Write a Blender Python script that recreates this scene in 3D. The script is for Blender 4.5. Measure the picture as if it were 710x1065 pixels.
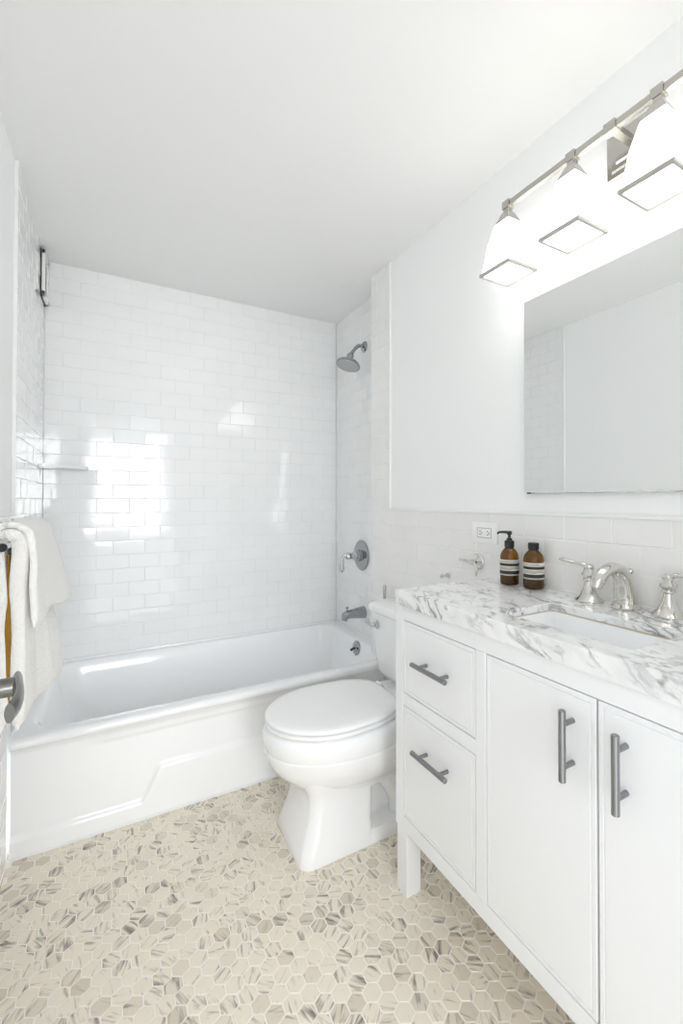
import bpy, bmesh, math, random
from mathutils import Vector, Matrix
random.seed(7)
for o in list(bpy.data.objects): bpy.data.objects.remove(o)
scene = bpy.context.scene
COL = scene.collection
PI = math.pi

# ------------------------------------------------------------------ camera
F_PX, CX, CY = 469.08, 393.95, 514.78
cam_d = bpy.data.cameras.new('camera'); cam = bpy.data.objects.new('camera', cam_d); COL.objects.link(cam)
cam.location = (0, 0, 1.2)
cam.rotation_euler = (PI/2 + 0.0114, 0, -math.radians(30.684))
cam_d.sensor_fit = 'VERTICAL'; cam_d.sensor_height = 36
cam_d.lens = 36*F_PX/1065
cam_d.shift_x = (355-CX)/1065; cam_d.shift_y = (CY-532.5)/1065
cam_d.clip_start = 0.02
scene.camera = cam

# ------------------------------------------------------------------ world, light, exposure
w = bpy.data.worlds.new('world'); scene.world = w; w.use_nodes = True
bg = w.node_tree.nodes['Background']
bg.inputs[0].default_value = (0.95, 0.975, 1.0, 1); bg.inputs[1].default_value = 1.0
def area(name, loc, rot, sx, sy, power, color=(1, 1, 1)):
    d = bpy.data.lights.new(name, 'AREA'); d.shape = 'RECTANGLE'; d.size = sx; d.size_y = sy
    d.energy = power; d.color = color
    o = bpy.data.objects.new(name, d); COL.objects.link(o); o.location = loc; o.rotation_euler = rot
    return o
area('doorway_daylight', (0.12, -2.6, 1.40), (math.radians(90), 0, 0), 1.25, 1.5, 26, (0.97, 0.985, 1.0))
scene.view_settings.view_transform = 'Standard'
scene.view_settings.look = 'None'
scene.view_settings.gamma = 1
scene.view_settings.use_curve_mapping = False
scene.view_settings.exposure = 1.17
if hasattr(scene, 'cycles'):          # white room: let the light bounce on
    scene.cycles.max_bounces = 32; scene.cycles.diffuse_bounces = 20; scene.cycles.glossy_bounces = 8
LAMP_BOTTOM, LAMP_SIDE = 2.9, 1.35

# ------------------------------------------------------------------ room measures
XA, YB, C, HT, XL, XW, YF, XV, ZT, ZB = 1.2855, 2.7256, 2.3745, .4009, -.2862, 1.1835, 1.9323, .7671, .9244, .8806
YE, YTR, YTL, ZWR, ZWL = 2.058, 1.876, 1.965, 1.1545, 1.14
XT = XW - .010            # face of the tile on the right wall

# ------------------------------------------------------------------ helpers: objects
LOC = {}
def tag(o, label=None, cat=None, group=None, kind=None):
    if label: o['label'] = label
    if cat: o['category'] = cat
    if group: o['group'] = group
    if kind: o['kind'] = kind
    return o
def thing(name, label, cat, loc=(0, 0, 0), group=None):
    o = bpy.data.objects.new(name, None); COL.objects.link(o); o.location = loc
    o.empty_display_size = .05
    LOC[o.name] = Vector(loc)
    return tag(o, label, cat, group)
def obj(name, bm, mats, parent=None, smooth=30, label=None, fix=True):
    if fix: bmesh.ops.recalc_face_normals(bm, faces=bm.faces)
    me = bpy.data.meshes.new(name)
    off = LOC[parent.name] if parent else None
    if off is None:                      # top-level mesh: origin at the base centre of the mesh
        cs = [v.co for v in bm.verts]
        off = Vector(((min(c.x for c in cs)+max(c.x for c in cs))/2, (min(c.y for c in cs)+max(c.y for c in cs))/2, min(c.z for c in cs)))
        own = off.copy()
    else: own = None
    bmesh.ops.translate(bm, verts=bm.verts, vec=-off)
    bm.to_mesh(me); bm.free()
    for m in (mats if isinstance(mats, (list, tuple)) else [mats]): me.materials.append(m)
    o = bpy.data.objects.new(name, me); COL.objects.link(o)
    if smooth:
        for p in me.polygons: p.use_smooth = True
        me.set_sharp_from_angle(angle=math.radians(smooth))
    if parent: o.parent = parent; LOC[o.name] = off
    else: o.location = own; LOC[o.name] = own
    if label: o['label'] = label
    return o
def struct(name, bm, mats, parent=None, smooth=0):
    o = obj(name, bm, mats, parent, smooth)
    o['kind'] = 'structure'
    return o
def dup(root, delta, label=None):
    d = Vector(delta)
    r = root.copy(); COL.objects.link(r); r.location = root.location + d
    if label: r['label'] = label
    for ch in root.children:
        c = ch.copy(); COL.objects.link(c); c.parent = r
        for g in ch.children:
            e = g.copy(); COL.objects.link(e); e.parent = c
    return r

# ------------------------------------------------------------------ helpers: shapes
def B(): return bmesh.new()
def box(bm, x0, x1, y0, y1, z0, z1, bev=0, seg=2, mat=0):
    t = bmesh.new()
    vs = [t.verts.new((x, y, z)) for x in (x0, x1) for y in (y0, y1) for z in (z0, z1)]
    for f in ((0,1,3,2), (4,6,7,5), (0,4,5,1), (2,3,7,6), (0,2,6,4), (1,5,7,3)): t.faces.new([vs[i] for i in f])
    if bev: bmesh.ops.bevel(t, geom=t.edges[:], offset=bev, segments=seg, profile=.5, affect='EDGES')
    for f in t.faces: f.material_index = mat
    me = bpy.data.meshes.new('t'); t.to_mesh(me); t.free(); bm.from_mesh(me); bpy.data.meshes.remove(me)
    return bm
def ring_loft(bm, rings, cap0=True, cap1=True, closed=True, mat=0):
    V = [[bm.verts.new(p) for p in r] for r in rings]
    n = len(rings[0])
    for a, b in zip(V[:-1], V[1:]):
        for i in range(n if closed else n-1):
            j = (i+1) % n
            f = bm.faces.new((a[i], a[j], b[j], b[i])); f.material_index = mat
    if cap0: bm.faces.new(V[0][::-1]).material_index = mat
    if cap1: bm.faces.new(V[-1]).material_index = mat
    return V
def frame(d):
    d = Vector(d).normalized()
    a = Vector((0, 0, 1)) if abs(d.z) < .9 else Vector((1, 0, 0))
    x = a.cross(d).normalized(); y = d.cross(x).normalized()
    return x, y, d
def lathe(bm, prof, origin, axis=(0, 0, 1), n=40, cap0=True, cap1=True, mat=0, xs=(1, 1)):
    x, y, d = frame(axis); o = Vector(origin)
    rings = [[o + d*h + x*(r*xs[0]*math.cos(2*PI*i/n)) + y*(r*xs[1]*math.sin(2*PI*i/n)) for i in range(n)] for r, h in prof]
    return ring_loft(bm, rings, cap0, cap1, mat=mat)
def catmull(pts, k=8):
    P = [Vector(p) for p in pts]; P = [2*P[0]-P[1]] + P + [2*P[-1]-P[-2]]
    out = []
    for i in range(1, len(P)-2):
        for s in range(k):
            t = s/k; a, b, c, d = P[i-1:i+3]
            out.append(.5*((2*b)+(c-a)*t+(2*a-5*b+4*c-d)*t*t+(3*b-a-3*c+d)*t**3))
    out.append(P[-2].copy()); return out
def lerp_list(v, m):
    n = len(v)-1; out = []
    for i in range(m):
        t = i/(m-1)*n; k = min(int(t), n-1); out.append(v[k]+(v[k+1]-v[k])*(t-k))
    return out
def tube(bm, pts, rad, n=16, k=8, sx=1.0, sy=1.0, up=None, mat=0, smooth=True):
    P = catmull(pts, k) if smooth and len(pts) > 2 else [Vector(p) for p in pts]
    R = lerp_list(rad if isinstance(rad, (list, tuple)) else [rad, rad], len(P))
    SX = lerp_list(sx if isinstance(sx, (list, tuple)) else [sx, sx], len(P))
    SY = lerp_list(sy if isinstance(sy, (list, tuple)) else [sy, sy], len(P))
    rings = []; x = None
    for i, p in enumerate(P):
        d = (P[min(i+1, len(P)-1)]-P[max(i-1, 0)]).normalized()
        if x is None:
            x = Vector(up).cross(d).normalized() if up else frame(d)[0]
        x = (x - d*x.dot(d)).normalized(); y = d.cross(x).normalized()
        rings.append([p + x*(R[i]*SX[i]*math.cos(2*PI*j/n)) + y*(R[i]*SY[i]*math.sin(2*PI*j/n)) for j in range(n)])
    ring_loft(bm, rings, mat=mat); return bm
def rrect(cx, cy, hx, hy, r, z, n=6):
    out = []
    for sx, sy, a0 in ((1, 1, 0), (-1, 1, 90), (-1, -1, 180), (1, -1, 270)):
        for i in range(n+1):
            a = math.radians(a0 + 90*i/n)
            out.append((cx+sx*(hx-r)+r*math.cos(a), cy+sy*(hy-r)+r*math.sin(a), z))
    return out

# ------------------------------------------------------------------ materials
def mat(name, col=(.8, .8, .8), rough=.5, metal=0, spec=.5, coat=0, trans=0, emit=None, estr=0):
    m = bpy.data.materials.new(name); m.use_nodes = True
    b = m.node_tree.nodes['Principled BSDF']
    b.inputs['Base Color'].default_value = (*col, 1); b.inputs['Roughness'].default_value = rough
    b.inputs['Metallic'].default_value = metal; b.inputs['Specular IOR Level'].default_value = spec
    b.inputs['Coat Weight'].default_value = coat; b.inputs['Transmission Weight'].default_value = trans
    if emit: b.inputs['Emission Color'].default_value = (*emit, 1); b.inputs['Emission Strength'].default_value = estr
    return m
def nodes(m): return m.node_tree.nodes, m.node_tree.links, m.node_tree.nodes['Principled BSDF']
def add_noise_bump(m, scale, strength, dist=.001, detail=3):
    N, L, b = nodes(m)
    tc = N.new('ShaderNodeTexCoord'); nz = N.new('ShaderNodeTexNoise'); bp = N.new('ShaderNodeBump')
    nz.inputs['Scale'].default_value = scale; nz.inputs['Detail'].default_value = detail
    bp.inputs['Strength'].default_value = strength; bp.inputs['Distance'].default_value = dist
    L.new(tc.outputs['Object'], nz.inputs['Vector']); L.new(nz.outputs[0], bp.inputs['Height']); L.new(bp.outputs[0], b.inputs['Normal'])
    return m
def add_noise_colour(m, c1, c2, scale, detail=3):
    N, L, b = nodes(m)
    tc = N.new('ShaderNodeTexCoord'); nz = N.new('ShaderNodeTexNoise'); rp = N.new('ShaderNodeValToRGB')
    nz.inputs['Scale'].default_value = scale; nz.inputs['Detail'].default_value = detail
    rp.color_ramp.elements[0].color = (*c1, 1); rp.color_ramp.elements[1].color = (*c2, 1)
    rp.color_ramp.elements[0].position = .35; rp.color_ramp.elements[1].position = .65
    L.new(tc.outputs['Object'], nz.inputs['Vector']); L.new(nz.outputs[0], rp.inputs[0]); L.new(rp.outputs[0], b.inputs['Base Color'])
    return m
PAINT = add_noise_bump(mat('wall_paint', (.93, .938, .94), .6, spec=.3), 220, .06)
CEIL = add_noise_bump(mat('ceiling_paint', (.89, .888, .882), .75, spec=.2), 160, .06)
TRIM = add_noise_bump(mat('trim_white', (.88, .88, .875), .25), 60, .03)
TILE = mat('subway_tile_glaze', (.85, .86, .868), .06, coat=.3)
add_noise_colour(TILE, (.88, .887, .893), (.90, .907, .912), 5); add_noise_bump(TILE, 14, .05, .002, 2)
WTILE = mat('wainscot_tile_glaze', (.83, .825, .815), .08, coat=.3)
add_noise_colour(WTILE, (.87, .866, .855), (.89, .886, .876), 5); add_noise_bump(WTILE, 14, .06, .002, 2)
GROUT = add_noise_bump(mat('tile_grout', (.80, .805, .805), .85), 300, .2)
WGROUT = add_noise_bump(mat('wainscot_grout', (.86, .857, .85), .85), 300, .2)
PORC = add_noise_bump(mat('porcelain', (.90, .91, .92), .07, coat=.4), 3, .02, .004, 1)
TUBM = add_noise_bump(mat('tub_enamel', (.93, .942, .955), .09, coat=.4), 4, .03, .004, 1)
SEATM = add_noise_bump(mat('seat_plastic', (.90, .905, .91), .16), 5, .02, .003, 1)
CAB = add_noise_bump(mat('cabinet_paint', (.84, .85, .862), .33), 120, .05, .0006)
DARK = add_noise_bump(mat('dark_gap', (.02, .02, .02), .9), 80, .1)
CHROME = add_noise_bump(mat('chrome', (.62, .63, .64), .12, 1), 30, .02)
DCHROME = add_noise_bump(mat('shower_chrome', (.40, .41, .42), .18, 1), 40, .03)
NICKEL = add_noise_bump(mat('polished_nickel', (.70, .685, .65), .07, 1), 25, .02)
BRUSH = add_noise_bump(mat('brushed_steel', (.30, .305, .31), .3, 1), 260, .15, .0004)
BNICKEL = add_noise_bump(mat('satin_nickel', (.55, .53, .49), .2, 1), 60, .05)
LEVER = add_noise_bump(mat('lever_steel', (.20, .195, .185), .25, 1), 90, .06)
FIXT = add_noise_bump(mat('fixture_nickel', (.50, .485, .455), .22, 1), 60, .03)
BLACK = add_noise_bump(mat('black_plastic', (.012, .012, .013), .35), 90, .05)
PLATE = add_noise_bump(mat('outlet_plastic', (.90, .90, .89), .3), 80, .03)
MIRROR = add_noise_bump(mat('mirror_glass', (.93, .94, .935), .01, 1), 2, .002, .001, 1)
EDGE = add_noise_bump(mat('mirror_edge', (.70, .72, .70), .15, .6), 30, .03)
LABEL = add_noise_colour(mat('paper_label', (.80, .77, .68), .6), (.76, .73, .64), (.83, .80, .72), 60)
INK = add_noise_bump(mat('label_ink', (.03, .03, .03), .6), 200, .05)
CAULK = add_noise_bump(mat('caulk', (.62, .54, .42), .7), 90, .1)
WCAULK = add_noise_bump(mat('white_caulk', (.86, .865, .87), .45), 90, .1)
HEADF = add_noise_bump(mat('spray_face', (.52, .53, .53), .4, .6), 50, .05)
TOWEL = add_noise_bump(mat('terry_towel', (.94, .93, .91), .95, spec=.1), 210, .6, .010, 5)
TOWEL.node_tree.nodes['Principled BSDF'].inputs['Sheen Weight'].default_value = .3
OCHRE = add_noise_bump(mat('ochre_brown', (.34, .19, .035), .95, spec=.1), 420, .9, .004, 4)
GLASSB = mat('amber_glass', (.42, .17, .02), .05, trans=.85, spec=.3)
add_noise_colour(GLASSB, (.26, .105, .006), (.30, .125, .009), 20)
LIQ = add_noise_colour(mat('amber_liquid', (.06, .014, .006), .1), (.016, .003, .001), (.022, .005, .002), 20)
def glow(name, col, base, strength):
    m = mat(name, base, .35, emit=col, estr=strength)
    add_noise_bump(m, 40, .02); return m
SHADE_B = glow('lit_diffuser', (1, .99, .975), (.9, .9, .88), LAMP_BOTTOM)
SHADE_S = glow('lit_frosted_glass', (1, .985, .96), (.9, .88, .84), LAMP_SIDE)
SHADE_R = glow('frosted_rim', (1, .97, .92), (.40, .385, .355), .02)

def marble():
    m = mat('veined_marble', (.86, .86, .86), .16, coat=.2)
    N, L, b = nodes(m)
    tc = N.new('ShaderNodeTexCoord')
    wz = N.new('ShaderNodeTexNoise'); wz.inputs['Scale'].default_value = 5; wz.inputs['Detail'].default_value = 4
    L.new(tc.outputs['Object'], wz.inputs['Vector'])
    sub = N.new('ShaderNodeVectorMath'); sub.operation = 'SUBTRACT'; sub.inputs[1].default_value = (.5, .5, .5)
    L.new(wz.outputs['Color'], sub.inputs[0])
    sc = N.new('ShaderNodeVectorMath'); sc.operation = 'SCALE'; sc.inputs['Scale'].default_value = .10
    L.new(sub.outputs[0], sc.inputs[0])
    ad = N.new('ShaderNodeVectorMath'); ad.operation = 'ADD'
    L.new(tc.outputs['Object'], ad.inputs[0]); L.new(sc.outputs[0], ad.inputs[1])
    d = Vector((-.38, -1, -.62)).normalized(); e1 = d.cross(Vector((0, 0, 1))).normalized(); e2 = d.cross(e1).normalized()
    def stretch(sa, sb, off):
        cb = N.new('ShaderNodeCombineXYZ')
        for i, (v, s) in enumerate(((d, sa), (e1, sb), (e2, sb))):
            dp = N.new('ShaderNodeVectorMath'); dp.operation = 'DOT_PRODUCT'; dp.inputs[1].default_value = v*s
            L.new(ad.outputs[0], dp.inputs[0]); L.new(dp.outputs['Value'], cb.inputs[i])
        of = N.new('ShaderNodeVectorMath'); of.operation = 'ADD'; of.inputs[1].default_value = (off, off*.7, off*.3)
        L.new(cb.outputs[0], of.inputs[0]); return of
    def ramp(src, stops):
        r = N.new('ShaderNodeValToRGB'); el = r.color_ramp.elements
        while len(el) < len(stops): el.new(.5)
        for e, (p, c) in zip(el, stops): e.position = p; e.color = (c, c, c, 1)
        L.new(src, r.inputs[0]); return r
    def nz(vec, s, det, rough=.55):
        n = N.new('ShaderNodeTexNoise'); n.inputs['Scale'].default_value = s; n.inputs['Detail'].default_value = det; n.inputs['Roughness'].default_value = rough
        L.new(vec.outputs[0], n.inputs['Vector']); return n
    soft = ramp(nz(stretch(2.6, 17, 3), 1, 4).outputs[0], ((.46, 0), (.78, .58)))
    fine = ramp(nz(stretch(4.0, 24, 9), 1.0, 5, .6).outputs[0], ((.44, 0), (.495, 1), (.505, 1), (.56, 0)))
    mask = ramp(nz(stretch(5, 13, 21), 1, 2).outputs[0], ((.42, .0), (.64, .9)))
    spots = ramp(nz(stretch(13, 34, 40), 1, 3).outputs[0], ((.62, 0), (.72, .8)))
    mu = N.new('ShaderNodeMath'); mu.operation = 'MULTIPLY'; L.new(fine.outputs[0], mu.inputs[0]); L.new(mask.outputs[0], mu.inputs[1])
    def mix(a, bcol, fac):
        x = N.new('ShaderNodeMix'); x.data_type = 'RGBA'
        if isinstance(a, tuple): x.inputs[6].default_value = (*a, 1)
        else: L.new(a, x.inputs[6])
        x.inputs[7].default_value = (*bcol, 1); L.new(fac, x.inputs[0]); return x.outputs[2]
    c = mix((.87, .875, .875), (.58, .59, .60), soft.outputs[0])
    c = mix(c, (.20, .20, .21), mu.outputs[0])
    c = mix(c, (.26, .24, .22), spots.outputs[0])
    L.new(c, b.inputs['Base Color'])
    return m
MARBLE = marble()

def hex_mat():
    m = mat('hex_mosaic_stone', (.6, .55, .48), .22)
    N, L, b = nodes(m)
    at = N.new('ShaderNodeAttribute'); at.attribute_name = 'tile'
    sp = N.new('ShaderNodeSeparateColor'); L.new(at.outputs['Color'], sp.inputs[0])
    tc = N.new('ShaderNodeTexCoord')
    an = N.new('ShaderNodeMath'); an.operation = 'MULTIPLY_ADD'; an.inputs[1].default_value = 2.4; an.inputs[2].default_value = .2; L.new(sp.outputs[0], an.inputs[0])
    vr = N.new('ShaderNodeVectorRotate'); vr.rotation_type = 'Z_AXIS'; L.new(tc.outputs['Object'], vr.inputs['Vector']); L.new(an.outputs[0], vr.inputs['Angle'])
    of = N.new('ShaderNodeVectorMath'); of.operation = 'SCALE'; of.inputs['Scale'].default_value = 37; L.new(at.outputs['Color'], of.inputs[0])
    mp = N.new('ShaderNodeMapping'); mp.inputs['Scale'].default_value = (16, 85, 40); L.new(vr.outputs[0], mp.inputs['Vector'])
    ad = N.new('ShaderNodeVectorMath'); ad.operation = 'ADD'; L.new(mp.outputs[0], ad.inputs[0]); L.new(of.outputs[0], ad.inputs[1])
    nz = N.new('ShaderNodeTexNoise'); nz.inputs['Scale'].default_value = 1; nz.inputs['Detail'].default_value = 4; nz.inputs['Distortion'].default_value = .6
    L.new(ad.outputs[0], nz.inputs['Vector'])
    # threshold differs tile by tile, so that some tiles are plain and some carry dark streaks
    th = N.new('ShaderNodeMath'); th.operation = 'MULTIPLY_ADD'; th.inputs[1].default_value = .15; L.new(sp.outputs[2], th.inputs[0]); L.new(nz.outputs[0], th.inputs[2])
    rp = N.new('ShaderNodeValToRGB'); el = rp.color_ramp.elements
    el[0].position = .60; el[0].color = (0, 0, 0, 1); el[1].position = .82; el[1].color = (1, 1, 1, 1)
    L.new(th.outputs[0], rp.inputs[0])
    bs = N.new('ShaderNodeValToRGB'); e = bs.color_ramp.elements
    e[0].color = (.67, .60, .50, 1); e[1].color = (.83, .76, .65, 1); e[1].position = .3
    L.new(sp.outputs[1], bs.inputs[0])
    mx = N.new('ShaderNodeMix'); mx.data_type = 'RGBA'; L.new(rp.outputs[0], mx.inputs[0]); L.new(bs.outputs[0], mx.inputs[6]); mx.inputs[7].default_value = (.22, .19, .16, 1)
    L.new(mx.outputs[2], b.inputs['Base Color'])
    return m
HEX = hex_mat()
FGROUT = add_noise_bump(mat('floor_grout', (.90, .865, .795), .8), 250, .2)

# ------------------------------------------------------------------ structure
def tiles(bm, origin, u, v, n, W, H, tw=.1475, th=.0731, u0=0, v0=0, gap=.0022, depth=.008, bev=.0016, holes=()):
    """running-bond tiles on a W x H rectangle; grout plane behind (material 1), glazed tiles in front (material 0)"""
    o, u, v, n = Vector(origin), Vector(u), Vector(v), Vector(n)
    P = lambda a, b, c: o + u*a + v*b + n*c
    g = depth - .0014
    vs = [bm.verts.new(P(a, b, c)) for c in (0, g) for a, b in ((0, 0), (W, 0), (W, H), (0, H))]
    for f in ((3, 2, 1, 0), (4, 5, 6, 7), (0, 1, 5, 4), (1, 2, 6, 5), (2, 3, 7, 6), (3, 0, 4, 7)):
        bm.faces.new([vs[i] for i in f]).material_index = 1
    r0 = math.floor(-v0/th)-1
    for r in range(r0, r0+int(H/th)+4):
        b0, b1 = v0+r*th, v0+(r+1)*th
        s = u0 + (tw/2 if r % 2 else 0)
        k0 = math.floor(-s/tw)-1
        for k in range(k0, k0+int(W/tw)+4):
            a0, a1 = s+k*tw, s+(k+1)*tw
            A0, A1, B0, B1 = max(a0+gap/2, 0), min(a1-gap/2, W), max(b0+gap/2, 0), min(b1-gap/2, H)
            if A1-A0 < .006 or B1-B0 < .006: continue
            t1, t2 = random.gauss(0, .00042), random.gauss(0, .00026)
            lo = [bm.verts.new(P(a, b, g-.002)) for a, b in ((A0, B0), (A1, B0), (A1, B1), (A0, B1))]
            md = [bm.verts.new(P(a, b, depth-.0008)) for a, b in ((A0, B0), (A1, B0), (A1, B1), (A0, B1))]
            q = bev
            hi = [bm.verts.new(P(a, b, depth+sa*t1+sb*t2)) for a, b, sa, sb in ((A0+q, B0+q, -1, -1), (A1-q, B0+q, 1, -1), (A1-q, B1-q, 1, 1), (A0+q, B1-q, -1, 1))]
            for i in range(4):
                j = (i+1) % 4
                bm.faces.new((lo[i], lo[j], md[j], md[i])); bm.faces.new((md[i], md[j], hi[j], hi[i]))
            bm.faces.new(hi)
    return bm

# floor: hexagonal mosaic laid on a grout bed
bm = B()
FX0, FX1, FY0, FY1 = XL-.02, XW+.02, -.20, YF+.06
box(bm, FX0, FX1, FY0, FY1, -.06, -.0012, mat=1)
lay = bm.loops.layers.float_color.new('tile')
P_ = .0437; ry = P_*math.sqrt(3)/2
row = 0; y = FY0 + .03
while y < FY1 - .022:
    x = FX0 + .03 + (P_/2 if row % 2 else 0)
    while x < FX1 - .024:
        rr = (random.random(), random.random(), random.random()**1.3)
        R = (P_-.0028)/math.sqrt(3); q = .0010; jz = random.uniform(-.0002, .0002)
        lo = []; hi = []
        for k in range(6):
            a = math.radians(60*k+30)
            lo.append(bm.verts.new((x+R*math.cos(a), y+R*math.sin(a), -.0015)))
            hi.append(bm.verts.new((x+(R-q)*math.cos(a), y+(R-q)*math.sin(a), jz)))
        fs = [bm.faces.new(hi)] + [bm.faces.new((lo[k], lo[(k+1) % 6], hi[(k+1) % 6], hi[k])) for k in range(6)]
        for f in fs:
            f.material_index = 0
            for lp in f.loops: lp[lay] = (*rr, 1)
        x += P_
    y += ry; row += 1
struct('floor', bm, [HEX, FGROUT])

struct('ceiling', box(B(), XL-.15, XA+.15, -.20, YB+.15, C, C+.1), CEIL)
struct('wall_left', box(B(), XL-.15, XL-.008, -.20, YB+.15, -.06, C), PAINT)
bm = B()
box(bm, XW, XA+.15, -.20, YE, HT+.001, C); struct('wall_right', bm, PAINT)
bm = B(); box(bm, XW, XA+.15, -.20, 1.897, -.06, HT+.001); struct('wall_right_base', bm, PAINT)
bm = B(); box(bm, XA+.008, XA+.15, YE, YB+.15, HT+.001, C); struct('wall_alcove', bm, PAINT)
bm = B(); box(bm, XA+.002, XA+.15, 1.897, YB+.15, -.06, HT+.001); struct('wall_alcove_base', bm, PAINT)
struct('wall_back', box(B(), XL-.15, XA+.15, YB+.008, YB+.15, -.06, C), PAINT)
DX0, DX1, DZ = -.155, .60, 2.04       # doorway behind the camera
bm = B()
box(bm, XL-.15, DX0, -.20, -.10, -.06, C); box(bm, DX1, XA+.15, -.20, -.10, -.06, C); box(bm, DX0, DX1, -.20, -.10, DZ, C)
struct('wall_rear', bm, PAINT)

zr = .426+.0731*0   # a joint of the back wall lies at z = 1.426
bm = tiles(B(), (XL, YB+.008, HT+.002), (1, 0, 0), (0, 0, 1), (0, -1, 0), XA-XL, C-HT-.002, u0=-.065-XL, v0=(1.426-HT-.002))
struct('wall_back_tile', bm, [TILE, GROUT])
bm = tiles(B(), (XL-.008, YTL+.010, HT+.002), (0, 1, 0), (0, 0, 1), (1, 0, 0), YB-YTL-.010, C-HT-.002, u0=.05, v0=(1.426-HT-.002))
struct('wall_left_tile', bm, [TILE, GROUT])
bm = tiles(B(), (XA+.008, YE, HT+.002), (0, 1, 0), (0, 0, 1), (-1, 0, 0), YB-YE, C-HT-.002, u0=.03, v0=(1.426-HT-.002))
struct('wall_alcove_tile', bm, [TILE, GROUT])
# right wall: tiled strip beside the tub and wainscot below the paint
vj = 1.1545-.0745
bm = tiles(B(), (XW, YTR, ZWR), (0, 1, 0), (0, 0, 1), (-1, 0, 0), YE-YTR, C-ZWR, u0=.05, v0=0, th=.0745, depth=.010)
tiles(bm, (XW, -.10, HT), (0, 1, 0), (0, 0, 1), (-1, 0, 0), YE+.10, ZWR-HT, tw=.152, th=.0745, u0=.757, v0=ZWR-HT, depth=.010)
struct('wall_right_tile', bm, [WTILE, WGROUT])
bm = tiles(B(), (XW, -.10, 0), (0, 1, 0), (0, 0, 1), (-1, 0, 0), YF-.05+.10, HT, tw=.152, th=.0745, u0=.757, v0=HT, depth=.010)
struct('wall_right_skirt', bm, [WTILE, WGROUT])
bm = tiles(B(), (XL-.008, -.10, 0), (0, 1, 0), (0, 0, 1), (1, 0, 0), YF-.05+.10, ZWL, tw=.152, th=.0745, u0=.3, v0=ZWL, depth=.008)
struct('wall_left_wainscot', bm, [WTILE, WGROUT])
# white edge trims
struct('trim_1', box(B(), XT-.003, XW, YTR-.006, YTR+.004, ZWR, C, .002), TRIM)
struct('trim_2', box(B(), XT-.004, XW, -.10, YTR+.004, ZWR-.005, ZWR+.006, .002), TRIM)
struct('trim_3', box(B(), XL-.008, XL+.004, YTL, YTL+.012, ZWL, C, .002), TRIM)
struct('trim_4', box(B(), XL-.008, XL+.004, -.10, YTL+.012, ZWL-.004, ZWL+.006, .002), TRIM)

# open door lying along the left wall; only its lever comes into the picture
bm = box(B(), -.205, -.163, -.08, .76, .012, 2.03, .002)
for z0, z1 in ((.15, .85), (1.12, 1.88)):
    box(bm, -.166, -.161, .05, .63, z0, z1, .003)
door = struct('door_1', bm, TRIM)
bm = B()
lathe(bm, [(.027, 0), (.027, .006), (.024, .009)], (-.163, .695, .975), (1, 0, 0))
lathe(bm, [(.0112, .006), (.0112, .066)], (-.163, .695, .975), (1, 0, 0))
pts = [(-.0985, .712, .9755), (-.0950, .690, .9755), (-.0905, .662, .975), (-.0890, .635, .9745), (-.0915, .612, .974)]
tube(bm, pts, [.0125, .0130, .0125, .0115, .0105], n=20, k=6, sx=1.0, sy=.42, up=(1, 0, 0))
obj('door_handle', bm, LEVER, door, 40, label='satin nickel door lever with curved grip')

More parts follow.
